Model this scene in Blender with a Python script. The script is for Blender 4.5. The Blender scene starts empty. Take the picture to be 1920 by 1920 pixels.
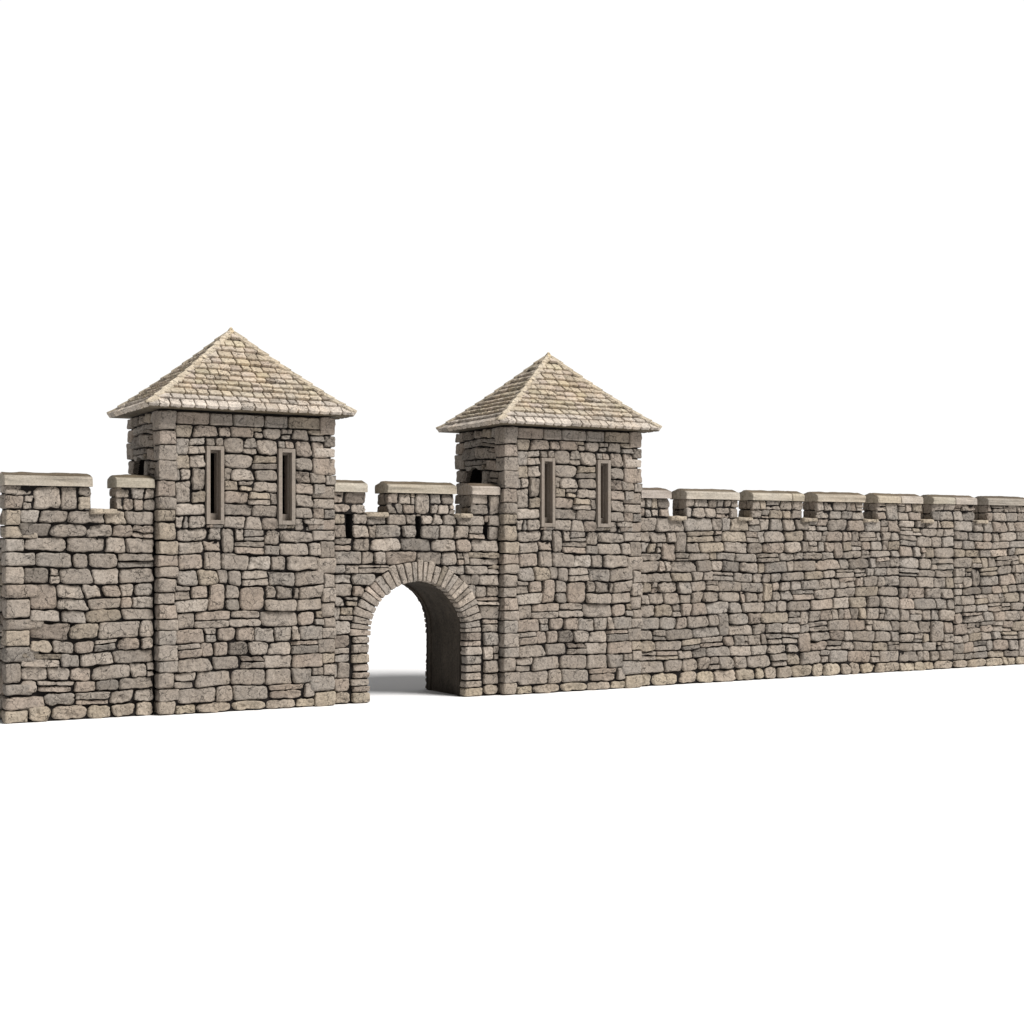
import bpy, math, random
import numpy as np
from mathutils import Vector

RNG = random.Random(7)
scene = bpy.context.scene
col = scene.collection

# ---------------------------------------------------------------- noise
def _hash(ix, iy, iz):
    h = (ix.astype(np.int64) * 374761393 + iy.astype(np.int64) * 668265263 + iz.astype(np.int64) * 2147483647) & 0xffffffff
    h = ((h ^ (h >> 13)) * 1274126177) & 0xffffffff
    h = (h ^ (h >> 16)) & 0xffffffff
    return h / 4294967295.0
def vnoise(x, y, z):
    x = np.asarray(x, float); y = np.asarray(y, float) + 0 * x; z = np.asarray(z, float) + 0 * x
    ix, iy, iz = np.floor(x), np.floor(y), np.floor(z)
    fx, fy, fz = x - ix, y - iy, z - iz
    fx = fx * fx * (3 - 2 * fx); fy = fy * fy * (3 - 2 * fy); fz = fz * fz * (3 - 2 * fz)
    r = 0
    for dx in (0, 1):
        for dy in (0, 1):
            for dz in (0, 1):
                w = (fx if dx else 1 - fx) * (fy if dy else 1 - fy) * (fz if dz else 1 - fz)
                r = r + w * _hash(ix + dx, iy + dy, iz + dz)
    return r * 2 - 1
def fbm(x, y, z, o=3):
    r = 0; a = 1.0
    for k in range(o):
        r = r + a * vnoise(x * 2 ** k + 17.3 * k, y * 2 ** k, z * 2 ** k); a *= .5
    return r

# ---------------------------------------------------------------- mesh accumulator
class Acc:
    def __init__(s):
        s.v = []; s.c = []; s.loops = []; s.starts = []; s.mi = []; s.sm = []; s.n = 0; s.nl = 0
    def add(s, verts, faces_list, color=(1, 1, 1), mi=0, smooth=True):
        verts = np.asarray(verts, float).reshape(-1, 3)
        s.v.append(verts)
        c = np.ones((len(verts), 4)); c[:, :3] = color; s.c.append(c)
        for f in faces_list:
            f = np.asarray(f, np.int64); k = f.shape[1]
            s.loops.append((f + s.n).ravel())
            s.starts.append(s.nl + np.arange(len(f)) * k)
            s.nl += f.size
            s.mi.append(np.full(len(f), mi)); s.sm.append(np.full(len(f), smooth))
        s.n += len(verts)
    def build(s, name, mats, parent=None, origin=(0, 0, 0)):
        me = bpy.data.meshes.new(name)
        v = np.concatenate(s.v) - np.array(origin)
        lp = np.concatenate(s.loops); st = np.concatenate(s.starts)
        me.vertices.add(len(v)); me.loops.add(len(lp)); me.polygons.add(len(st))
        me.vertices.foreach_set('co', v.ravel().astype(np.float32))
        me.polygons.foreach_set('loop_start', st.astype(np.int32))
        me.loops.foreach_set('vertex_index', lp.astype(np.int32))
        me.polygons.foreach_set('material_index', np.concatenate(s.mi).astype(np.int32))
        me.polygons.foreach_set('use_smooth', np.concatenate(s.sm).astype(bool))
        at = me.color_attributes.new('tone', 'FLOAT_COLOR', 'POINT')
        at.data.foreach_set('color', np.concatenate(s.c).ravel().astype(np.float32))
        me.update(calc_edges=True); me.validate()
        for m in (mats if isinstance(mats, (list, tuple)) else [mats]): me.materials.append(m)
        o = bpy.data.objects.new(name, me); col.objects.link(o)
        if parent: o.parent = parent
        return o

def box(acc, x0, x1, y0, y1, z0, z1, mi=0, color=(1, 1, 1)):
    v = [(x, y, z) for z in (z0, z1) for y in (y0, y1) for x in (x0, x1)]
    f = [(0, 2, 3, 1), (4, 5, 7, 6), (0, 1, 5, 4), (2, 6, 7, 3), (0, 4, 6, 2), (1, 3, 7, 5)]
    acc.add(v, [f], color, mi, False)

def stone(acc, q, mp, gap=.032, rel=.13, M=40, R=9, n=6, color=(1, 1, 1), en=.02, bump=1.0, push=None,
          tilt=None, hoff=0.0, flip=False, pit=0.0, mi=0, edge=1.0):
    """one dressed stone: a pillowed, chipped slab over the quad q, standing off the core"""
    q = np.array(q, float)
    BL, BR, TR, TL = q
    w = (np.linalg.norm(BR - BL) + np.linalg.norm(TR - TL)) / 2
    hgt = (np.linalg.norm(TL - BL) + np.linalg.norm(TR - BR)) / 2
    if w < gap * 1.8 or hgt < gap * 1.8: return
    sx = 1 - gap / w; sy = 1 - gap / hgt
    sd = RNG.random() * 500
    # angles spread by the stone's aspect so the edges are sampled evenly
    th = np.linspace(0, 2 * math.pi, M, endpoint=False)
    c0, s0 = np.cos(th) * hgt, np.sin(th) * w
    L = np.maximum(np.abs(np.cos(th)) , np.abs(np.sin(th)))
    px, py = np.cos(th) / L, np.sin(th) / L            # on the square
    nn = n
    rr = (np.abs(px) ** nn + np.abs(py) ** nn) ** (-1 / nn)
    ux, uy = px * rr, py * rr
    rho = np.array(list(np.linspace(.12, .82, R - 4)) + [.90, .955, .985, 1.0, 1.0])
    rho = rho[:, None]
    X = rho * ux[None, :] * sx; Y = rho * uy[None, :] * sy
    X = np.concatenate([[0.0], X.ravel()]); Y = np.concatenate([[0.0], Y.ravel()])
    rhof = np.concatenate([[0.0], np.repeat(rho.ravel(), M)])
    a = ((1 - X) * (1 - Y) * BL[0] + (1 + X) * (1 - Y) * BR[0] + (1 + X) * (1 + Y) * TR[0] + (1 - X) * (1 + Y) * TL[0]) / 4
    z = ((1 - X) * (1 - Y) * BL[1] + (1 + X) * (1 - Y) * BR[1] + (1 + X) * (1 + Y) * TR[1] + (1 - X) * (1 + Y) * TL[1]) / 4
    # ragged outline
    ca, cz = q[:, 0].mean(), q[:, 1].mean()
    k = en * (fbm(a * 5 + sd, z * 5, 3.1, 2) + .6 * vnoise(a * 19, z * 19 + sd, 1.7) - .35) * rhof ** 2
    ln = np.hypot(a - ca, z - cz) + 1e-6
    a = a + (a - ca) / ln * k; z = z + (z - cz) / ln * k
    # height profile
    e = np.clip((1 - rhof) / .17, 0, 1)
    edge_m = min(w, hgt)
    h = -(1 - e) ** 2.6 * .055 * edge * min(1, edge_m / .3)
    h = h + bump * (.022 * fbm(a * 2.6 + sd, z * 2.6, sd, 2) + .010 * fbm(a * 9, z * 9 + sd, 4.4, 2) + .004 * vnoise(a * 34, z * 34, sd))
    if pit > 0:
        p = fbm(a * 8 + sd, z * 8, 9.2, 2)
        h = h - pit * np.clip(p - .15, 0, .5)
    if tilt is None: tilt = (RNG.uniform(-.035, .035), RNG.uniform(-.05, .03))
    h = h + tilt[0] * X + tilt[1] * Y + hoff
    h[-M:] = -rel
    if push is not None: a, z = push(a, z)
    v = mp(a, z, h)
    i = np.arange(M); j = (i + 1) % M
    tri = np.stack([np.zeros(M, int), 1 + i, 1 + j], 1)
    quads = []
    for r in range(len(rho) - 1):
        b = 1 + r * M
        quads.append(np.stack([b + i, b + M + i, b + M + j, b + j], 1))
    quads = np.concatenate(quads)
    if flip: tri = tri[:, ::-1]; quads = quads[:, ::-1]
    acc.add(v, [tri, quads], color, mi, True)

def block(acc, cx, cy, cz, sx, sy, sz, color, N=9, n=7, en=.018, mi=0):
    """a rounded, roughened corner block with all six faces"""
    sd = RNG.random() * 300
    g = np.linspace(-1, 1, N)
    g = np.sign(g) * np.abs(g) ** .7
    U, V = np.meshgrid(g, g, indexing='ij'); U = U.ravel(); V = V.ravel(); O = np.ones_like(U)
    idx = np.arange(N * N).reshape(N, N)
    f0 = np.stack([idx[:-1, :-1].ravel(), idx[1:, :-1].ravel(), idx[1:, 1:].ravel(), idx[:-1, 1:].ravel()], 1)
    for ax, sg in ((0, 1), (0, -1), (1, 1), (1, -1), (2, 1), (2, -1)):
        P = [None] * 3; P[ax] = O * sg; P[(ax + 1) % 3] = U; P[(ax + 2) % 3] = V
        P = np.stack(P, 1)
        r = (np.abs(P) ** n).sum(1) ** (-1 / n)
        P = P * r[:, None]
        W = P * np.array([sx, sy, sz]) / 2
        X, Y, Z = W[:, 0] + cx, W[:, 1] + cy, W[:, 2] + cz
        d = en * (fbm(X * 3 + sd, Y * 3, Z * 3, 2) + .5 * vnoise(X * 12 + sd, Y * 12, Z * 12))
        nr = P / np.linalg.norm(P, axis=1)[:, None]
        Wd = np.stack([X, Y, Z], 1) + nr * d[:, None]
        acc.add(Wd, [f0 if sg > 0 else f0[:, ::-1]], color, mi, True)

# ---------------------------------------------------------------- colours of single stones
def stone_col(kind='wall'):
    if kind == 'base':
        b = RNG.uniform(1.05, 1.4); t = (b * 1.02, b, b * RNG.uniform(.90, .97)); return t
    b = RNG.gauss(1.0, .075)
    if RNG.random() < .09: b *= RNG.uniform(.66, .82)
    if RNG.random() < .10: b *= 1.18
    r = RNG.random(); 
    if r < .15: t = (1.02, .985, .965)
    elif r < .34: t = (.97, .995, 1.02)
    elif r < .42: t = (1.02, 1.0, .94)
    else: t = (1, 1, 1)
    if kind == 'quoin': b *= 1.05
    if kind == 'arch': b *= 1.08
    return tuple(b * c for c in t)

# ---------------------------------------------------------------- masonry layout
def rows_of(z0, z1, lo=.24, hi=.42):
    hs = []
    while sum(hs) < (z1 - z0) - .12: hs.append(RNG.uniform(lo, hi))
    k = (z1 - z0) / sum(hs); zs = [z0]
    for h in hs: zs.append(zs[-1] + h * k)
    zs[-1] = z1
    return zs

def panel(acc, a0, a1, z0, z1, mp, wave=.03, wl=2.2, holes=(), push=None, inside=None, left=None, right=None,
          base=True, M=40, R=9, flip=False, wmin=.3, wmax=.92, lo=.24, hi=.42, big=True, holefn=None):
    """random coursed rubble over a rectangle; holes are (a0,a1,z0,z1) the stones stop at"""
    zs = rows_of(z0, z1, lo, hi); nr = len(zs) - 1; sd = RNG.random() * 99
    def zb(k, a):
        if k <= 0: return z0
        if k >= nr: return z1
        f = min(1.0, (zs[k] - z0) / 1.0, (z1 - zs[k]) / .5)
        return zs[k] + wave * f * float(fbm(np.array([a / wl + sd]), np.array([zs[k] / 3.6]), 1.3, 2)[0]) + .030 * f * float(vnoise(np.array([a * 2.1]), np.array([k * 3.1]), sd)[0])
    occ = [[] for _ in range(nr + 1)]
    for k in range(nr):
        zm = (zs[k] + zs[k + 1]) / 2
        l = left(zm) if left else a0; r = right(zm) if right else a1
        free = [(l, r)]
        blk = list(occ[k])
        for (h0, h1, hz0, hz1) in holes:
            if hz0 < zs[k + 1] - .03 and hz1 > zs[k] + .03:
                blk.append((h0, h1))
                for (u0, u1) in ((zs[k], hz0), (hz1, zs[k + 1])):     # packing stones above and below an opening
                    if u1 - u0 > .07:
                        c_ = RNG.uniform(.35, .65) * (h1 - h0) + h0 if h1 - h0 > .4 else h1
                        for (p0, p1) in ((h0, c_), (c_, h1)):
                            if p1 - p0 > .06: stone(acc, [(p0, u0), (p1, u0), (p1, u1), (p0, u1)], mp, gap=.02, n=6, M=28, R=7, color=stone_col(), flip=flip, hoff=-.02)
        if holefn: blk += holefn(zs[k], zs[k + 1])
        for (b0, b1) in blk:
            nf = []
            for (f0, f1) in free:
                if b1 <= f0 or b0 >= f1: nf.append((f0, f1)); continue
                if b0 > f0: nf.append((f0, b0))
                if b1 < f1: nf.append((b1, f1))
            free = nf
        kd = 'base' if (base and k == 0) else 'wall'
        for (f0, f1) in free:
            if f1 - f0 < .05: continue
            hh = zs[k + 1] - zs[k]
            ws = []
            while sum(ws) < (f1 - f0) - .16: ws.append(RNG.uniform(wmin, wmax) * (1.0 if RNG.random() > .22 else .55) * (.8 + hh))
            if not ws: ws = [f1 - f0]
            sc = (f1 - f0) / sum(ws); a = f0; lean0 = 0
            for i, w_ in enumerate(ws):
                w = w_ * sc; b = a + w
                lean1 = RNG.uniform(-.045, .045) if i < len(ws) - 1 else 0
                top = k + 1
                cm = (a + b) / 2
                if (big and RNG.random() < .06 and k + 2 <= nr and .35 < w < .8 and not (base and k == 0)
                        and not any(o0 < b and o1 > a for (o0, o1) in occ[k + 1])
                        and not any(hz0 < zs[k + 2] and hz1 > zs[k + 1] and h0 < b and h1 > a for (h0, h1, hz0, hz1) in holes)):
                    top = k + 2 ; 
                    if zs[top] - zs[k] > .78: top = k + 1
                if top == k + 2: occ[k + 1].append((a, b)); lean1 = 0
                q = [(a + lean0, zb(k, a)), (b + lean1, zb(k, b)), (b - lean1, zb(top, b)), (a - lean0, zb(top, a))]
                lean0 = lean1
                a = b
                if inside is not None and inside(cm, zm): continue
                def put(qq, **kw):
                    g = RNG.uniform(.010, .032)
                    nn = RNG.choice([4, 6, 8, 11, 15]) if kd == 'wall' else RNG.choice([3, 3.5, 5])
                    rough = RNG.random() < .4 or kd == 'base'
                    stone(acc, qq, mp, gap=g, n=nn, M=M, R=R, color=stone_col(kd), push=push, flip=flip,
                          en=.034 if rough else .022, bump=1.8 if rough else .95, pit=.07 if rough else 0,
                          hoff=RNG.uniform(-.035, .012))
                hq = q[3][1] - q[0][1]
                u = RNG.random()
                if u < .13 and hq > .24 and w > .3 and kd == 'wall':          # two thin stones one on the other
                    f = RNG.uniform(.35, .65)
                    ml = (q[0][0], q[0][1] * (1 - f) + q[3][1] * f); mr = (q[1][0], q[1][1] * (1 - f) + q[2][1] * f + RNG.uniform(-.03, .03))
                    put([q[0], q[1], mr, ml]); put([ml, mr, q[2], q[3]])
                elif u < .20 and w > .5 and hq > .26 and kd == 'wall':        # long stone with two pinnings beside it
                    f = RNG.uniform(.6, .75); g2 = RNG.uniform(.4, .6)
                    xb = q[0][0] + (q[1][0] - q[0][0]) * f; xt = q[3][0] + (q[2][0] - q[3][0]) * f
                    zbm = q[0][1] + (q[1][1] - q[0][1]) * f; ztm = q[3][1] + (q[2][1] - q[3][1]) * f
                    put([q[0], (xb, zbm), (xt, ztm), q[3]])
                    xm = (xb + xt) / 2; zm1 = zbm * (1 - g2) + ztm * g2; zm2 = q[1][1] * (1 - g2) + q[2][1] * g2
                    put([(xb, zbm), q[1], (q[1][0], zm2), (xm, zm1)]); put([(xm, zm1), (q[1][0], zm2), q[2], (xt, ztm)])
                else: put(q)

# ---------------------------------------------------------------- materials
def ramp(nt, src, stops):
    r = nt.nodes.new('ShaderNodeValToRGB')
    e = r.color_ramp.elements
    e[0].position, e[0].color = stops[0][0], (*[stops[0][1]] * 3, 1)
    e[1].position, e[1].color = stops[-1][0], (*[stops[-1][1]] * 3, 1)
    for p, c in stops[1:-1]:
        x = e.new(p); x.color = (c, c, c, 1)
    nt.links.new(src, r.inputs[0]); return r.outputs[0]
def mul(nt, a, b, fac=1.0):
    m = nt.nodes.new('ShaderNodeMix'); m.data_type = 'RGBA'; m.blend_type = 'MULTIPLY'; m.inputs[0].default_value = fac
    nt.links.new(a, m.inputs[6]); nt.links.new(b, m.inputs[7]); return m.outputs[2]
def stone_mat(name, base, mottle=1.0, cracks=True, grain=1.0, streak=None, rough=.95, bumpd=.02, warm=None):
    m = bpy.data.materials.new(name); m.use_nodes = True; nt = m.node_tree; N = nt.nodes; L = nt.links
    bs = N['Principled BSDF']; bs.inputs['Roughness'].default_value = rough
    bs.inputs['Specular IOR Level'].default_value = .2
    tc = N.new('ShaderNodeTexCoord').outputs['Object']
    at = N.new('ShaderNodeAttribute'); at.attribute_name = 'tone'
    rgb = N.new('ShaderNodeRGB'); rgb.outputs[0].default_value = (*base, 1)
    c = mul(nt, rgb.outputs[0], at.outputs['Color'])
    def noise(sc, det=4, ro=.6, vec=None):
        n = N.new('ShaderNodeTexNoise'); n.inputs['Scale'].default_value = sc; n.inputs['Detail'].default_value = det
        n.inputs['Roughness'].default_value = ro; L.new(vec or tc, n.inputs['Vector']); return n.outputs['Fac']
    n1 = noise(2.3); n2 = noise(14, 5, .7); n3 = noise(52, 3, .7)
    c = mul(nt, c, ramp(nt, n1, [(.3, .84), (.7, 1.14)]), mottle)
    c = mul(nt, c, ramp(nt, n2, [(.32, .56), (.48, .97), (.70, 1.26)]), mottle)
    c = mul(nt, c, ramp(nt, n3, [(.3, .60), (.5, 1.0), (.72, 1.24)]), grain)
    # brownish and greenish staining
    hs = N.new('ShaderNodeMix'); hs.data_type = 'RGBA'; hs.blend_type = 'MULTIPLY'
    n4 = noise(.9, 3, .6); L.new(ramp(nt, n4, [(.42, 0), (.66, .8)]), hs.inputs[0]); L.new(c, hs.inputs[6])
    hs.inputs[7].default_value = (*(warm or (1.0, .965, .92)), 1); c = hs.outputs[2]
    hbump = n2
    add = N.new('ShaderNodeMath'); add.operation = 'MULTIPLY_ADD'; L.new(n3, add.inputs[0]); add.inputs[1].default_value = .35; L.new(n2, add.inputs[2])
    hbump = add.outputs[0]
    if cracks:
        # warped cell edges, kept only where a mask allows: cracks and chips
        wv = N.new('ShaderNodeTexNoise'); wv.inputs['Scale'].default_value = 5; wv.inputs['Detail'].default_value = 3; L.new(tc, wv.inputs['Vector'])
        vm = N.new('ShaderNodeVectorMath'); vm.operation = 'MULTIPLY_ADD'; L.new(wv.outputs['Color'], vm.inputs[0]); vm.inputs[1].default_value = (.35, .35, .35); L.new(tc, vm.inputs[2])
        vo = N.new('ShaderNodeTexVoronoi'); vo.feature = 'DISTANCE_TO_EDGE'; vo.inputs['Scale'].default_value = 2.6; L.new(vm.outputs[0], vo.inputs['Vector'])
        line = ramp(nt, vo.outputs['Distance'], [(.0, 0), (.022, 1)])
        mask = ramp(nt, noise(1.7, 2, .5), [(.44, 1), (.52, 0)])
        mx = N.new('ShaderNodeMath'); mx.operation = 'MAXIMUM'; L.new(line, mx.inputs[0]); L.new(mask, mx.inputs[1])
        # pits
        vp = N.new('ShaderNodeTexVoronoi'); vp.inputs['Scale'].default_value = 12; L.new(vm.outputs[0], vp.inputs['Vector'])
        pit = ramp(nt, vp.outputs['Distance'], [(.10, 0), (.22, 1)])
        pm = ramp(nt, noise(3.1, 3, .6), [(.47, 1), (.55, 0)])
        mp_ = N.new('ShaderNodeMath'); mp_.operation = 'MAXIMUM'; L.new(pit, mp_.inputs[0]); L.new(pm, mp_.inputs[1])
        mn = N.new('ShaderNodeMath'); mn.operation = 'MULTIPLY'; L.new(mx.outputs[0], mn.inputs[0]); L.new(mp_.outputs[0], mn.inputs[1])
        c = mul(nt, c, ramp(nt, mn.outputs[0], [(0, .14), (1, 1)]))
        a2 = N.new('ShaderNodeMath'); a2.operation = 'MULTIPLY_ADD'; L.new(mn.outputs[0], a2.inputs[0]); a2.inputs[1].default_value = .8; L.new(hbump, a2.inputs[2]); hbump = a2.outputs[0]
    if streak:
        mpn = N.new('ShaderNodeMapping'); mpn.inputs['Scale'].default_value = streak; L.new(tc, mpn.inputs['Vector'])
        c = mul(nt, c, ramp(nt, noise(1, 5, .7, mpn.outputs[0]), [(.3, .6), (.5, 1), (.7, 1.22)]))
    L.new(c, bs.inputs['Base Color'])
    b = N.new('ShaderNodeBump'); b.inputs['Strength'].default_value = .8; b.inputs['Distance'].default_value = bumpd
    L.new(hbump, b.inputs['Height']); L.new(b.outputs[0], bs.inputs['Normal'])
    return m

STONE = stone_mat('rubble_stone', (.270, .235, .201), bumpd=.034)
MORTAR = stone_mat('dark_mortar', (.012, .010, .009), cracks=False)
COPE = stone_mat('coping_stone', (.365, .328, .280), streak=(.6, 9, 9), mottle=.6, grain=.7, cracks=False, bumpd=.01)
COPETOP = stone_mat('weathered_coping_top', (.135, .108, .078), streak=(.8, 7, 7), mottle=.8, cracks=False, bumpd=.012)
SLATE = stone_mat('roof_slate', (.45, .392, .318), warm=(1.0, .94, .86), bumpd=.012)
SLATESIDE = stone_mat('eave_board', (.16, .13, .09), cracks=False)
FRAME = stone_mat('window_frame_stone', (.232, .2, .17), cracks=False, mottle=.5, grain=.8, bumpd=.006)
LINING = stone_mat('passage_lining', (.056, .046, .036), cracks=False, streak=(5, 3, .35), bumpd=.01)  # darker than the wall stone: shade of the passage put into its colour
INNER = stone_mat('inner_stone', (.12, .10, .085), cracks=False)
MATS = [STONE, MORTAR]

def empty(name, loc, label, cat, group=None):
    o = bpy.data.objects.new(name, None); o.location = loc; o.empty_display_size = .5; col.objects.link(o)
    o['label'] = label; o['category'] = cat
    if group: o['group'] = group
    return o

# planes a panel may lie on
def front(y0): return lambda a, z, h: np.stack([a, y0 - h, z], 1)
def back(y0): return lambda a, z, h: np.stack([a, y0 + h, z], 1)
def leftf(x0): return lambda a, z, h: np.stack([x0 - h, a, z], 1)
def rightf(x0): return lambda a, z, h: np.stack([x0 + h, a, z], 1)

WF, WB = .20, 3.0       # front and back plane of the curtain walls
PB = 1.0                # back of the parapet
CRE, COP = 5.37, 5.97   # crenel floor, underside of the coping
WALK = 4.66

def make_merlon(parent, org, a0, a1, joint=None, touch_l=False, touch_r=False):
    acc = Acc()
    box(acc, a0 + .055, a1 - .055, WF + .07, PB - .07, CRE - .01, COP + .01, 1)
    panel(acc, a0 - .025, a1 + .025, CRE + .0, COP + .015, front(WF), wave=.0, base=False, lo=.22, hi=.34, wmin=.26, wmax=.62, big=True)
    panel(acc, a0 + .01, a1 - .01, CRE + .005, COP - .01, back(PB), wave=0, base=False, lo=.26, hi=.34, M=20, R=7, flip=True)
    for side, mp, fl in ((a0, leftf(a0), True), (a1, rightf(a1), False)):
        if (side == a0 and touch_l) or (side == a1 and touch_r): continue
        z = CRE - .0; zt = COP + .01; zm = RNG.uniform(z + .22, zt - .2)
        for (u0, u1) in ((z, zm), (zm, zt)):
            ms = RNG.uniform(.45, .75)
            for (y0, y1) in ((WF + .05, ms), (ms, PB - .03)):
                stone(acc, [(y0, u0), (y1, u0), (y1, u1), (y0, u1)], mp, gap=.015, n=9, color=stone_col(), flip=fl, hoff=.0, tilt=(0, 0), bump=.9)
    m = acc.build('merlon', MATS, parent, org)
    # coping: a ridged capstone
    cp = Acc(); o = .035
    prof = [(WF - .07, COP), (WF - .075, COP + .18), (WF - .04, COP + .235), (.44, COP + .325), (.54, COP + .35), (.66, COP + .345), (.76, COP + .31), (PB + .035, COP + .24), (PB + .07, COP + .18), (PB + .07, COP)]
    x0 = a0 - (0 if touch_l else o); x1 = a1 + (0 if touch_r else o)
    cuts = [x0] + ([joint] if joint else []) + [x1]
    for ci in range(len(cuts) - 1):
        c0 = cuts[ci] + (.008 if ci else 0); c1 = cuts[ci + 1] - (.008 if ci < len(cuts) - 2 else 0)
        n = max(4, int((c1 - c0) / .06)); xs = np.linspace(c0, c1, n + 1)
        # bevelled ends
        xs = np.concatenate([[c0], [c0 + .018], xs[1:-1], [c1 - .018], [c1]])
        K = len(prof)
        P = np.array(prof)
        # refine the profile
        Q = []
        for i in range(K):
            p, p2 = P[i], P[(i + 1) % K]; d = np.linalg.norm(p2 - p); mseg = max(1, int(d / .06))
            for t in range(mseg): Q.append(p + (p2 - p) * t / mseg)
        Q = np.array(Q); K = len(Q); cen = np.array([.6, COP + .2])
        V = []
        sd = RNG.random() * 90
        for ix, x in enumerate(xs):
            s = .965 if ix in (0, len(xs) - 1) else 1
            YZ = cen + (Q - cen) * s
            dn = .015 * fbm(x * 3 + sd + 0 * YZ[:, 0], YZ[:, 0] * 5, YZ[:, 1] * 5, 3)
            if x - c0 < .12 or c1 - x < .12: dn = dn - .022 * np.clip(fbm(x * 14 + 0 * YZ[:, 0], YZ[:, 0] * 9 + sd, YZ[:, 1] * 9, 2), 0, 1)
            nr = (YZ - cen) / np.linalg.norm(YZ - cen, axis=1)[:, None]
            YZ = YZ + nr * dn[:, None]
            YZ[:, 1] = np.maximum(YZ[:, 1], COP)
            V.append(np.stack([np.full(K, x), YZ[:, 0], YZ[:, 1]], 1))
        V = np.concatenate(V)
        tone = RNG.uniform(.86, 1.12); tcol = (tone, tone * RNG.uniform(.97, 1.01), tone * RNG.uniform(.92, 1.02))
        i = np.arange(K); j = (i + 1) % K
        top = np.array([(WF + .0 < Q[q][0] < PB) and Q[q][1] > COP + .2 and (WF + .0 < Q[(q + 1) % K][0] < PB + .03) for q in range(K)])
        for flag in (False, True):
            sel = top == flag
            fs = [np.stack([b * K + i, b * K + j, (b + 1) * K + j, (b + 1) * K + i], 1)[sel] for b in range(len(xs) - 1)]
            if flag: cp.add(np.empty((0, 3)), [np.concatenate(fs) - 0 + base_i - cp.n], tcol, 1, False)
            else:
                base_i = cp.n
                cp.add(V, [np.concatenate(fs)], tcol, 0, False)
        # end caps
        e = len(xs) - 1
        cp.add(np.empty((0, 3)), [np.array([list(i[::-1])]) + base_i - cp.n, np.array([list(e * K + i)]) + base_i - cp.n], tcol, 0, False)
    cobj = cp.build('coping', [COPE, COPETOP], m)
    cobj.data.transform(__import__('mathutils').Matrix.Translation(-Vector(org)))
    return m

def make_sill(parent, org, a0, a1):
    acc = Acc(); c = RNG.uniform(1.25, 1.5)
    k = RNG.uniform(.3, .7) * (a1 - a0) + a0
    for (u, v) in ((a0, a1),):
        block(acc, (u + v) / 2, .57, CRE - .03, v - u + .03, .93, .13, (c, c * .98, c * .9), N=15, n=7, en=.028)
    acc.build('crenel_sill', STONE, parent, org)

def sills_holes(mer, a0, a1):
    g = []
    for i in range(len(mer) - 1): g.append((mer[i][1], mer[i + 1][0]))
    return g

# ================================================================ TOWER (local, front left corner at 0,0)
TW, TD, TH = 5.0, 3.18, 8.02
def quoin_column(acc, cx, cy, dx, dy, z0, z1, base=True, wr=(.44, .60)):
    """corner blocks; dx, dy = directions into the wall"""
    zs = rows_of(z0, z1, .28, .52); out = []; 
    for k in range(len(zs) - 1):
        lx = RNG.uniform(*wr); ly = RNG.uniform(.42, .66)
        if k % 3 == 2: lx *= .9
        h = zs[k + 1] - zs[k]
        jut = RNG.uniform(-.022, .010); j2 = RNG.uniform(-.012, .022)
        kd = 'base' if (k == 0 and base) else 'quoin'
        g = RNG.uniform(.018, .035)
        block(acc, cx + dx * (lx / 2 - jut), cy + dy * (ly / 2 - j2), (zs[k] + zs[k + 1]) / 2, lx, ly, h - g, stone_col(kd), N=15, n=RNG.choice([6, 8, 11, 15]), en=.028)
        out.append((zs[k], zs[k + 1], lx, ly))
    return out
def edge_of(qs, k, f):
    # the widest gap beside any corner block this course touches, so no hole is left at the bond
    def g(z):
        w = [q[k] for q in qs if q[0] < z + .13 and q[1] > z - .13]
        return f(min(w) - .01) if w else f(.5)
    return g

def door_push(yc, r, zs):
    def p(a, z):
        a = a.copy(); z = z.copy()
        ins = (np.abs(a - yc) < r) & (z < zs)
        a = np.where(ins, yc + np.sign(a - yc + 1e-9) * r, a)
        d = np.hypot(a - yc, z - zs); i2 = (z >= zs) & (d < r)
        k = np.where(i2, r / np.maximum(d, 1e-4), 1)
        return yc + (a - yc) * k, np.where(i2, zs + (z - zs) * k, z)
    return p

def arch_outline(c, r, zs, z0, n=16):
    pts = [(c - r, z0)]
    for i in range(n + 1):
        t = math.pi - math.pi * i / n; pts.append((c + r * math.cos(t), zs + r * math.sin(t)))
    pts.append((c + r, z0)); return pts

def arch_wall(acc, plane, u0, u1, z0, z1, d0, d1, c, r, zs, zfloor, mi=1, n=24):
    """slab between depths d0,d1 with an arched hole; plane 'x' = slab lies along Y (side wall), 'y' = along X"""
    def P(u, z, d): return (d, u, z) if plane == 'x' else (u, d, z)
    def bx(a, b, p, q):
        if plane == 'x': box(acc, d0, d1, a, b, p, q, mi)
        else: box(acc, a, b, d0, d1, p, q, mi)
    if zfloor > z0: bx(u0, u1, z0, zfloor)
    bx(u0, c - r, zfloor, z1); bx(c + r, u1, zfloor, z1)
    pts = [(c + r * math.cos(math.pi - math.pi * i / n), zs + r * math.sin(math.pi - math.pi * i / n)) for i in range(n + 1)]
    for i in range(n):
        (a, za), (b, zb_) = pts[i], pts[i + 1]
        v = [P(a, za, d0), P(b, zb_, d0), P(b, z1, d0), P(a, z1, d0), P(a, za, d1), P(b, zb_, d1), P(b, z1, d1), P(a, z1, d1)]
        acc.add(v, [[(0, 1, 2, 3), (5, 4, 7, 6), (4, 5, 1, 0), (3, 2, 6, 7)]], (1, 1, 1), mi, False)

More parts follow.
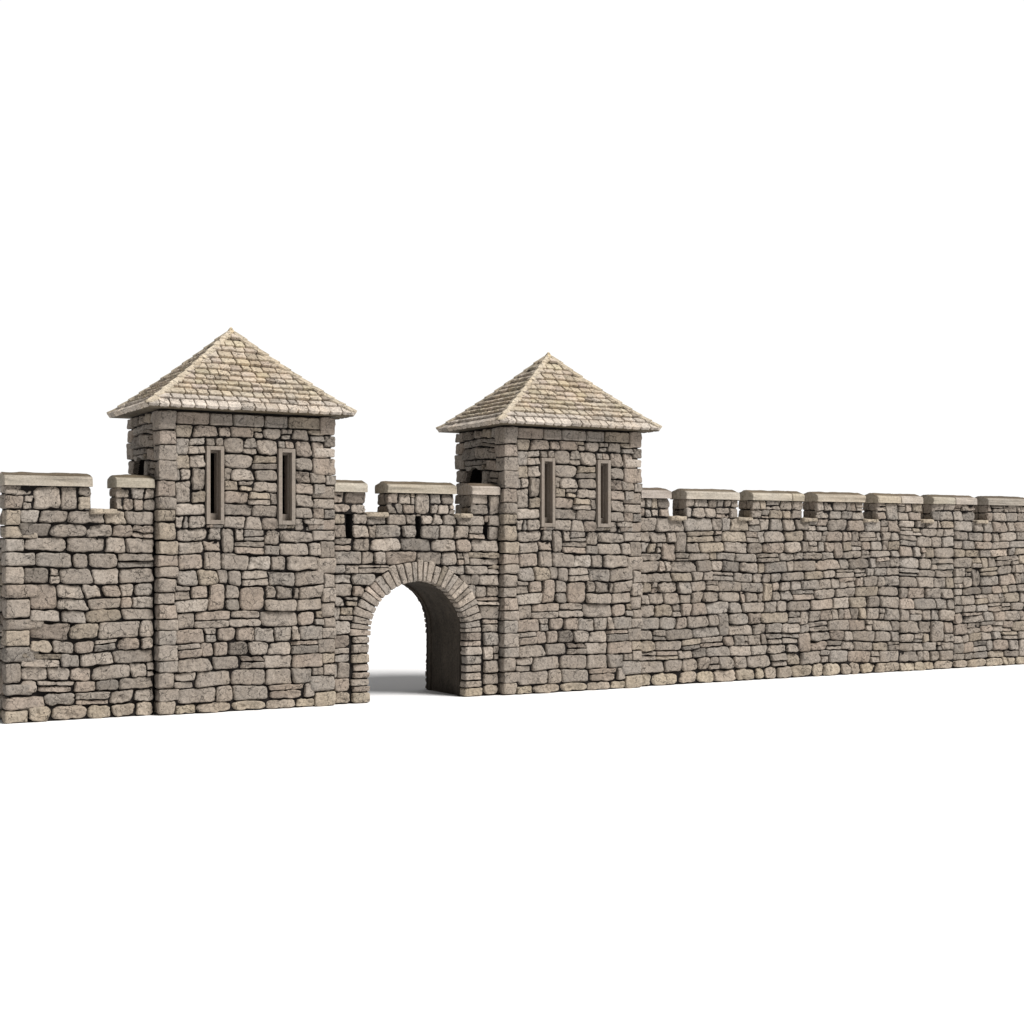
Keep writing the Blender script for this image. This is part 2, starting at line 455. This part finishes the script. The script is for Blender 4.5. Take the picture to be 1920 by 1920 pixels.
def make_tower():
    T = empty('gate_tower', (0, 0, 0), 'left stone gate tower under a pale hipped slate roof, beside the short wall', 'tower', 'twin stone towers flanking the gate')
    acc = Acc()
    i = .11
    wins = [(1.37, 1.70, 5.12, 7.03), (3.39, 3.71, 5.12, 7.03)]
    outer = [(1.29, 1.77, 5.03, 7.11), (3.31, 3.79, 5.03, 7.11)]
    # core: solid foot, hollow guard room above with slit openings and two doorways
    box(acc, i, TW - i, i, TD - i, 0.0, WALK, 1)
    xs = [i, wins[0][0], wins[0][1], wins[1][0], wins[1][1], TW - i]
    for k in (0, 2, 4): box(acc, xs[k], xs[k + 1], i, .50, WALK, TH, 1)
    for k in (1, 3):
        box(acc, xs[k], xs[k + 1], i, .50, WALK, 5.12, 1); box(acc, xs[k], xs[k + 1], i, .50, 7.03, TH, 1)
    box(acc, i, TW - i, TD - .5, TD - i, WALK, TH, 1)
    dc, dr, dz = 1.90, .46, 6.42
    arch_wall(acc, 'x', .50, TD - .5, WALK, TH, i, .50, dc, dr, dz, WALK)
    arch_wall(acc, 'x', .50, TD - .5, WALK, TH, TW - .5, TW - i, dc, dr, dz, WALK)
    box(acc, i, TW - i, i, TD - i, TH, TH + .05, 1)
    # corner stones
    q00 = quoin_column(acc, 0, 0, 1, 1, 0, TH); q10 = quoin_column(acc, TW, 0, -1, 1, 0, TH, wr=(.30, .80))
    q01 = quoin_column(acc, 0, TD, 1, -1, 0, TH); q11 = quoin_column(acc, TW, TD, -1, -1, 0, TH)
    # top course of long squared stones, then rubble below
    def course(mp, a, b, fl, M=40):
        u = a
        while u < b - .2:
            w = min(RNG.uniform(.6, .95), b - u)
            if b - (u + w) < .35: w = b - u
            stone(acc, [(u, TH - .36), (u + w, TH - .36), (u + w, TH - .01), (u, TH - .01)], mp, n=12, gap=.03, color=stone_col(), en=.01, bump=.6, flip=fl, M=M)
            u += w
    lq = edge_of(q00, 2, lambda w: w); rq = edge_of(q10, 2, lambda w: TW - w)
    course(front(0), lq(TH - .2), rq(TH - .2), False)
    panel(acc, .5, 4.5, 0, TH - .36, front(0), wave=.10, wl=1.9, holes=outer, left=lq, right=rq, M=44, R=10, lo=.28, hi=.46, wmin=.36, wmax=.95)
    l2 = edge_of(q01, 2, lambda w: w); r2 = edge_of(q11, 2, lambda w: TW - w)
    panel(acc, .5, 4.5, 0, TH, back(TD), wave=.08, left=l2, right=r2, M=20, R=7, flip=True)
    dp = door_push(dc, dr, dz); ins = lambda a, z: abs(a - dc) < dr * .8 and z < dz + dr * .6
    a_ = edge_of(q00, 3, lambda w: w); b_ = edge_of(q01, 3, lambda w: TD - w)
    panel(acc, .5, TD - .5, WALK, TH, leftf(0), wave=.10, wl=1.2, left=a_, right=b_, push=dp, inside=ins, flip=True, base=False, wmin=.4, wmax=1.1)
    a_ = edge_of(q10, 3, lambda w: w); b_ = edge_of(q11, 3, lambda w: TD - w)
    panel(acc, .5, TD - .5, WALK, TH, rightf(TW), wave=.06, left=a_, right=b_, push=dp, inside=ins, base=False)
    # dressed floor and ceiling of the guard room in plain stone, seen only through the slits
    acc.build('tower_wall', MATS, T)
    # slit windows
    for (o, w) in zip(outer, wins):
        f = Acc()
        x0, x1, z0, z1 = o; a0, a1, b0, b1 = w
        yf, yb = -.035, .46
        def fb(xa, xb, za, zb_): box(f, xa, xb, yf, yb, za, zb_, 0)
        a0 += .003; a1 -= .003; b0 += .003; b1 -= .003
        fb(x0, a0 + .02, z0, z1); fb(a1 - .02, x1, z0, z1)
        fb(a0 + .02, a1 - .02, z0, b0 + .02); fb(a0 + .02, a1 - .02, b1 - .02, z1)
        # inner rebate narrowing the light
        box(f, a0 + .02, a0 + .055, .20, yb - .01, b0 + .02, b1 - .02, 0)
        box(f, a1 - .055, a1 - .02, .20, yb - .01, b0 + .02, b1 - .02, 0)
        box(f, a0 + .055, a1 - .055, .20, yb - .01, b0 + .02, b0 + .20, 0)
        box(f, a0 + .055, a1 - .055, .20, yb - .01, b1 - .08, b1 - .02, 0)
        wf = f.build('window_frame', FRAME, T)
        bv = wf.modifiers.new('soft_edges', 'BEVEL'); bv.width = .008; bv.segments = 2
    # ---------------- roof
    OV = .41; ZE = 8.035; H = 2.34; TK = .055
    cx, cy = TW / 2, TD / 2
    hx, hy = cx + OV, cy + OV
    zt = lambda t: ZE + TK + H * (.87 * t + .13 * t * t)
    r = Acc()
    # solid body: eave slab and four slopes
    N = 12
    ring = []
    pts = []
    for k in range(N + 1):
        t = k / N; s = 1 - t
        for (sx, sy) in ((-1, -1), (1, -1), (1, 1), (-1, 1)): pts.append((cx + sx * hx * s * .985, cy + sy * hy * s * .985, zt(t) - .02))
    fs = []
    for k in range(N):
        for m in range(4): fs.append((4 * k + m, 4 * k + (m + 1) % 4, 4 * k + 4 + (m + 1) % 4, 4 * k + 4 + m))
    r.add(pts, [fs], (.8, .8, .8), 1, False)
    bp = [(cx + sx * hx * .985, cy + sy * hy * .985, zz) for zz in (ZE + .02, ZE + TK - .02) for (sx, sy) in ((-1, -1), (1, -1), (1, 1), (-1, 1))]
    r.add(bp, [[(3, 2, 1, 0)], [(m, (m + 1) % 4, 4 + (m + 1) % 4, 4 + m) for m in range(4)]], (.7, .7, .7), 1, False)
    faces = [('f', hx, hy), ('b', hx, hy), ('l', hy, hx), ('r', hy, hx)]
    for nm, half, run in faces:
        L = math.hypot(run, H)
        nzx = H / L; nzz = run / L
        def mp(a, v, h, nm=nm, run=run, L=L, nzx=nzx, nzz=nzz):
            t = np.clip(v / L, -.02, 1.0)
            d = run * (1 - t)          # plan distance from the axis
            z = zt(t) + nzz * h; d = d + nzx * h
            if nm == 'f': return np.stack([cx + a, cy - d, z], 1)
            if nm == 'b': return np.stack([cx - a, cy + d, z], 1)
            if nm == 'l': return np.stack([cx - d, cy - a, z], 1)
            return np.stack([cx + d, cy + a, z], 1)
        def push(a, v, half=half, L=L):
            lim = np.maximum(half * (1 - np.clip(v / L, 0, 1)) - .01, .0)
            return np.clip(a, -lim, lim), v
        rows = 13; tv = [-.02]
        for k in range(rows): tv.append(tv[-1] + RNG.uniform(.85, 1.2) * (1.1 if k == 0 else 1))
        tv = [x / tv[-1] * L * .985 for x in tv]
        sdr = RNG.random() * 50
        for k in range(rows):
            v0, v1 = tv[k], tv[k + 1] + .03
            lim = half * (1 - v0 / L)
            u = -lim
            while u < lim - .02:
                w = RNG.uniform(.22, .44) if k else RNG.uniform(.27, .38)
                if lim - (u + w) < .14: w = lim - u
                wob = lambda x: .035 * float(vnoise(np.array([x * 1.3 + sdr]), np.array([k * 2.7]), 1.0)[0]) * (1 if k else 0)
                drop = RNG.uniform(-.030, .016) if k else 0
                b = RNG.gauss(1.0, .06) * (1.0 if k else 1.12); cc = (b, b * RNG.uniform(.975, 1.015), b * RNG.uniform(.93, 1.04))
                if k < 2: cc = (b, b * 1.02, b * 1.09)
                if RNG.random() < .08: cc = tuple(.72 * x for x in cc)
                mid = (v0 + v1) / 2
                if abs(u + w / 2) < half * (1 - mid / L) + w * .45:
                    stone(r, [(u, v0 + wob(u) + drop), (u + w, v0 + wob(u + w) + drop), (u + w, v1 + wob(u + w)), (u, v1 + wob(u))], mp,
                          gap=.015, rel=.06, M=28, R=6, n=RNG.choice([9, 14, 22]), color=cc, en=.012, bump=.45, push=push, edge=.4 if k else .15,
                          tilt=(RNG.uniform(-.010, .010), -.046 if k else -.02), hoff=.060 if k else .045 + (.0 if k else .01))
                u += w
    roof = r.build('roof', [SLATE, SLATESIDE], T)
    # hip caps: folded slates down each hip
    for (sx, sy) in ((-1, -1), (1, -1), (1, 1), (-1, 1)):
        hc = Acc(); nseg = 11
        for k in range(nseg):
            t0 = k / nseg * .965; t1 = (k + 1) / nseg * .965 + .012
            lift = .075
            tone = RNG.uniform(.92, 1.12); W = RNG.uniform(.13, .17)
            vs = []
            for t, lf in ((t0, lift + .035), ((t0 + t1) / 2, lift + .015), (t1, lift - .008)):
                s = 1 - t; px, py, pz = cx + sx * hx * s, cy + sy * hy * s, zt(t)
                wx = min(W, hx * s); wy = min(W, hy * s)
                n1 = RNG.uniform(-.008, .008)
                # ridge line and the two wings, each lying on its slope
                for (ax, ay) in ((-sx * wx, 0), (-sx * wx * .5, 0), (0, 0), (0, -sy * wy * .5), (0, -sy * wy)):
                    on_front = ay == 0
                    off = .0 if (ax or ay) else .012
                    vs.append((px + ax + sx * .035, py + ay + sy * .035, pz + lf + off + n1))
                for (ax, ay) in ((-sx * wx, 0), (-sx * wx * .5, 0), (0, 0), (0, -sy * wy * .5), (0, -sy * wy)):
                    vs.append((px + ax + sx * .02, py + ay + sy * .02, pz + lf - .05))
            f = []
            for b in (0, 10):
                for m in range(4):
                    f.append((b + m, b + m + 1, b + 10 + m + 1, b + 10 + m)); f.append((b + 5 + m, b + 15 + m, b + 15 + m + 1, b + 5 + m + 1))
                f.append((b, b + 10, b + 15, b + 5)); f.append((b + 4, b + 9, b + 19, b + 14))
            for b in (0, 20):
                for m in range(4): f.append((b + m, b + 5 + m, b + 6 + m, b + 1 + m))
            hc.add(vs, [f], (tone, tone, tone * .97), 0, False)
        hc.build('hip_cap', SLATE, roof)
    # tip: small four sided point
    fa = Acc(); zt1 = zt(.93)
    v = []
    for (s, z) in ((.115, zt1 - .02), (.095, zt1 + .12), (.045, zt1 + .22), (.012, zt1 + .31)):
        for (sx, sy) in ((-1, -1), (1, -1), (1, 1), (-1, 1)): v.append((cx + sx * s * 1.7 , cy + sy * s * 1.3, z + RNG.uniform(-.01, .01)))
    f = [(4 * k + m, 4 * k + (m + 1) % 4, 4 * k + 4 + (m + 1) % 4, 4 * k + 4 + m) for k in range(3) for m in range(4)] + [(12, 13, 14, 15)]
    fa.add(v, [f], (1.05, 1.0, .85), 0, False)
    fa.build('finial', SLATE, roof)
    return T

def copy_tree(o, parent=None):
    c = o.copy(); col.objects.link(c); c.parent = parent
    for ch in [x for x in bpy.data.objects if x.parent == o and x is not c]: copy_tree(ch, c)
    return c

tower = make_tower()
tower2 = copy_tree(tower); tower2.location = (10.37, 0, 0)
tower2['label'] = 'right stone gate tower under a pale hipped slate roof, beside the long wall'

# ================================================================ LEFT CURTAIN WALL
L0 = -3.80; L1 = -.05
org = (L0, WF, 0)
T = empty('rampart', org, 'short battlemented rubble rampart left of both towers, with a single open notch', 'rampart')
acc = Acc()
mer = [(L0, -1.69), (-1.03, L1)]
box(acc, L0 + .11, L1, WF + .11, WB - .11, 0, WALK, 1)
box(acc, L0 + .11, L1, WF + .11, PB - .08, WALK, CRE - .01, 1)
q = quoin_column(acc, L0, WF, 1, 1, 0, CRE, wr=(.35, 1.05))
panel(acc, L0 + .5, L1, 0, CRE, front(WF), wave=.13, wl=2.2, left=edge_of(q, 2, lambda w: L0 + w), M=44, R=10, lo=.29, hi=.47, wmin=.42, wmax=1.02)

for (z_, zz_, b_) in ((0, WALK, WB), (WALK, CRE, PB)):
    panel(acc, WF + .5, b_, z_, zz_, leftf(L0), wave=.04, left=edge_of(q, 3, lambda w: WF + w), flip=True, M=28, R=7, base=(z_ == 0))
panel(acc, L0, L1, 0, WALK, back(WB), wave=.08, M=20, R=7, flip=True)
acc.build('masonry', MATS, T, org)
make_merlon(T, org, *mer[0]); make_merlon(T, org, *mer[1], touch_r=True)
make_sill(T, org, -1.69, -1.03)

# ================================================================ GATE WALL
G0, G1 = 5.02, 10.33
org = (7.66, WF, 0)
T = empty('gateway', org, 'battlemented rubble gateway with a round arch, standing between the two towers', 'gateway')
AC, AR, AZ, AO = 7.66, 1.515, 1.90, 2.15
acc = Acc()
arch_wall(acc, 'y', G0, G1, 0, WALK, WF + .11, WB - .11, AC, AR + .055, AZ, 0)
slots = [(5.42, 5.61, 4.66, CRE), (7.60, 7.75, 4.66, 5.30), (9.83, 9.97, 4.66, 5.16)]
xs = [G0, 5.42, 5.61, 7.60, 7.75, 9.83, 9.97, G1]
for k in (0, 2, 4, 6): box(acc, xs[k], xs[k + 1], WF + .11, PB - .08, WALK, CRE - .01, 1)
box(acc, 7.60, 7.75, WF + .13, PB - .1, 5.30, CRE - .01, 1); box(acc, 9.83, 9.97, WF + .13, PB - .1, 5.16, CRE - .01, 1)
def gpush(a, z):
    up = z >= AZ
    d = np.hypot(a - AC, z - AZ); k = np.where(up & (d < AO - .04), (AO - .04) / np.maximum(d, 1e-3), 1)
    an = np.where(up, AC + (a - AC) * k, np.where(np.abs(a - AC) < AO, AC + np.sign(a - AC) * AO, a))
    return an, np.where(up, AZ + (z - AZ) * k, z)
def ginside(a, z):
    return (z < AZ and abs(a - AC) < AO - .05) or (z >= AZ and math.hypot(a - AC, z - AZ) < AO - .10)
def gholes(zl, zh):
    zq = zl * .25 + zh * .75
    if zq < AZ: return [(AC - AO, AC + AO)]
    if zq - AZ >= AO - .02 or zh > AZ + AO: return []
    w_ = math.sqrt(AO * AO - (zq - AZ) ** 2) - .02
    return [(AC - w_, AC + w_)]
gm = [(G0, 5.99), (6.69, 8.83), (9.41, G1)]
gs = [(5.99, 6.69), (8.83, 9.41)]
panel(acc, G0, G1, 0, CRE, front(WF), wave=.07, wl=2.0, push=gpush, holefn=gholes, holes=slots, M=44, R=10, wmin=.30, wmax=.90, lo=.26, hi=.42)
panel(acc, G0, G1, 0, WALK, back(WB), wave=.07, push=gpush, holefn=gholes, M=20, R=7, flip=True)
acc.build('masonry', MATS, T, org)
for k, (a, b) in enumerate(gm): make_merlon(T, org, a, b, touch_l=(k == 0), touch_r=(k == 2))
for a, b in gs: make_sill(T, org, a, b)
# arch ring: narrow radial stones carried down the jambs as flat ones
for nm, mp, fl, ri in (('arch', front(WF), False, AR), ('arch', back(WB + .02), True, AR + .065)):
    acc = Acc()
    ang = [0]
    while ang[-1] < math.pi - .04: ang.append(ang[-1] + RNG.uniform(.075, .135))
    ang = [a / ang[-1] * math.pi for a in ang]
    for k in range(len(ang) - 1):
        t0, t1 = ang[k], ang[k + 1]; ro = AO - .01 + RNG.uniform(-.10, .03); r0 = ri + RNG.uniform(-.012, .012) * (.4 if fl else 1)
        P = lambda r_, t: (AC + r_ * math.cos(t), AZ + r_ * math.sin(t))
        # corners: inner-right, outer-right, outer-left, inner-left, counter-clockwise
        stone(acc, [P(r0, t0), P(ro, t0), P(ro, t1), P(r0, t1)], mp, gap=RNG.uniform(.016, .034), rel=.36, edge=.7, n=RNG.choice([9, 14, 18]), color=stone_col('arch'),
              en=.012, bump=.8, hoff=RNG.uniform(-.01, .03), flip=fl, M=44, R=9, tilt=(RNG.uniform(-.02, .02), 0))
    for sgn in (-1, 1):
        zz = rows_of(0, AZ, .17, .30)
        for k in range(len(zz) - 1):
            i0 = AC + sgn * (ri + (RNG.choice([0, 0, 0, -.06]) if fl else RNG.uniform(-.02, .02))); o0 = AC + sgn * (AO - .02 + RNG.uniform(-.10, .0))
            q = [(min(i0, o0), zz[k]), (max(i0, o0), zz[k]), (max(i0, o0), zz[k + 1]), (min(i0, o0), zz[k + 1])]
            stone(acc, q, mp, gap=RNG.uniform(.02, .035), rel=.36, n=RNG.choice([7, 9, 12]), color=stone_col('base' if k == 0 else 'arch'), en=.016, bump=1.0,
                  hoff=RNG.uniform(-.01, .03), flip=fl, M=44, R=9)
    acc.build(nm, MATS, T, org)
# smooth lining of the passage
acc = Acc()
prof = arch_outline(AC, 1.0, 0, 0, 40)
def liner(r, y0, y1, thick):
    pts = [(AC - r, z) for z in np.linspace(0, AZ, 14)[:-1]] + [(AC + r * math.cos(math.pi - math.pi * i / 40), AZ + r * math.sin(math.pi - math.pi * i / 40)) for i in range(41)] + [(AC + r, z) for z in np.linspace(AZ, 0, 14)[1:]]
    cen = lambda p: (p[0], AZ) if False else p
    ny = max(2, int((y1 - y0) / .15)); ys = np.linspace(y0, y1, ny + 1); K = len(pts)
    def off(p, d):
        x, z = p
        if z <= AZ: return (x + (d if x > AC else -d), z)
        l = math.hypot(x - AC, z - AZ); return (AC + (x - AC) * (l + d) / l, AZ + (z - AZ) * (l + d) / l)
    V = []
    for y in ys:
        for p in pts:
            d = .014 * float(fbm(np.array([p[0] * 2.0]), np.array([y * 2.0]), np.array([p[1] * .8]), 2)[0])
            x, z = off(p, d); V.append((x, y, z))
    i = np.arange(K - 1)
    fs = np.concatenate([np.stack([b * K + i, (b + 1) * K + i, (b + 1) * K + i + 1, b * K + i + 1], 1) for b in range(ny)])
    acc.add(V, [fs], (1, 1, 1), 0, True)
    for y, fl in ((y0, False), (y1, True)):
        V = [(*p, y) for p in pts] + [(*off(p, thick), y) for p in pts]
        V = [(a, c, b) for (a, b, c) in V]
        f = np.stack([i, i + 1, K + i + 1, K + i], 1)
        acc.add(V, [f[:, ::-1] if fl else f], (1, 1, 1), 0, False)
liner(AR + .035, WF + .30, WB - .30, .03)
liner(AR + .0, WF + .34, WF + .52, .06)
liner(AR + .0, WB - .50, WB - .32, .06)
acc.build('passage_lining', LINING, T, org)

# ================================================================ RIGHT CURTAIN WALL
R0, R1 = 15.42, 36.4
org = (R0, WF, 0)
T = empty('rampart', org, 'long battlemented rubble rampart with many capped merlons, right of both towers', 'rampart')
mer = [(R0, 16.57), (17.22, 19.33), (19.95, 22.10), (22.74, 24.88), (25.53, 27.63), (28.21, 30.35), (30.99, 33.12), (33.74, 35.86)]
acc = Acc()
box(acc, R0, R1, WF + .11, WB - .11, 0, WALK, 1)
box(acc, R0, R1, WF + .11, PB - .08, WALK, CRE - .01, 1)
gaps = [(mer[k][1], mer[k + 1][0]) for k in range(7)]
for (a, b, wv, M_, R_) in ((R0, 26.6, .17, 40, 9), (26.6, 29.29, .12, 32, 8), (29.29, R1, .16, 30, 8)):
    panel(acc, a, b, 0, CRE, front(WF), wave=wv, wl=3.4, M=M_, R=R_, wmin=.32, wmax=.95, lo=.25, hi=.42)
panel(acc, R0, R1, 0, WALK, back(WB), wave=.1, M=16, R=7, flip=True)
acc.build('masonry', MATS, T, org)
jn = {2: 21.6, 4: 26.6, 5: 29.29}
for k, (a, b) in enumerate(mer): make_merlon(T, org, a, b, joint=jn.get(k), touch_l=(k == 0))
for a, b in gaps: make_sill(T, org, a, b)

# ================================================================ GROUND
m = bpy.data.materials.new('white_ground'); m.use_nodes = True
b = m.node_tree.nodes['Principled BSDF']; b.inputs['Base Color'].default_value = (.87, .87, .875, 1); b.inputs['Roughness'].default_value = .9
b.inputs['Specular IOR Level'].default_value = .1
g = Acc(); g.add([(-900, -900, 0), (900, -900, 0), (900, 900, 0), (-900, 900, 0)], [[(0, 1, 2, 3)]], (1, 1, 1), 0, False)
go = g.build('ground', m); go['kind'] = 'structure'

# ================================================================ LIGHT
w = bpy.data.worlds.new('World'); scene.world = w; w.use_nodes = True
nt = w.node_tree; bg = nt.nodes['Background']
# white world ahead of the camera; dimming elsewhere added to darken left-facing sides
tc = nt.nodes.new('ShaderNodeTexCoord'); dt = nt.nodes.new('ShaderNodeVectorMath'); dt.operation = 'DOT_PRODUCT'
nt.links.new(tc.outputs['Generated'], dt.inputs[0]); dt.inputs[1].default_value = (.4958, .8685, .0)
mr = nt.nodes.new('ShaderNodeMapRange'); mr.interpolation_type = 'SMOOTHSTEP'
mr.inputs['From Min'].default_value = .66; mr.inputs['From Max'].default_value = .82
mr.inputs['To Min'].default_value = .20; mr.inputs['To Max'].default_value = 1.03
nt.links.new(dt.outputs['Value'], mr.inputs['Value'])
nt.links.new(mr.outputs[0], bg.inputs['Strength']); bg.inputs['Color'].default_value = (1, 1, 1, 1)

SUN_EL, SUN_AZ = 48, 33      # elevation; degrees turned from the wall's normal towards its right end
el, az = math.radians(SUN_EL), math.radians(SUN_AZ)
d = Vector((math.sin(az) * math.cos(el), -math.cos(az) * math.cos(el), math.sin(el)))
sl = bpy.data.lights.new('sun', 'SUN'); sl.energy = 5.0; sl.angle = math.radians(26); sl.color = (1, .98, .955)
so = bpy.data.objects.new('sun', sl); so.rotation_euler = (-d).to_track_quat('-Z', 'Y').to_euler(); so.location = d * 60; col.objects.link(so)

# ================================================================ CAMERA
cd = bpy.data.cameras.new('camera'); cam = bpy.data.objects.new('camera', cd); col.objects.link(cam)
cam.location = (-10.636, -37.281, 4.43)
cam.rotation_euler = Vector((.4958, .8685, 0)).to_track_quat('-Z', 'Y').to_euler()
cd.sensor_width = 36; cd.lens = 2700 / 1920 * 36; cd.shift_y = 65 / 1920; cd.clip_end = 3000
scene.camera = cam
vs = scene.view_settings; vs.view_transform = 'Standard'; vs.look = 'None'; vs.gamma = 1; vs.exposure = 0
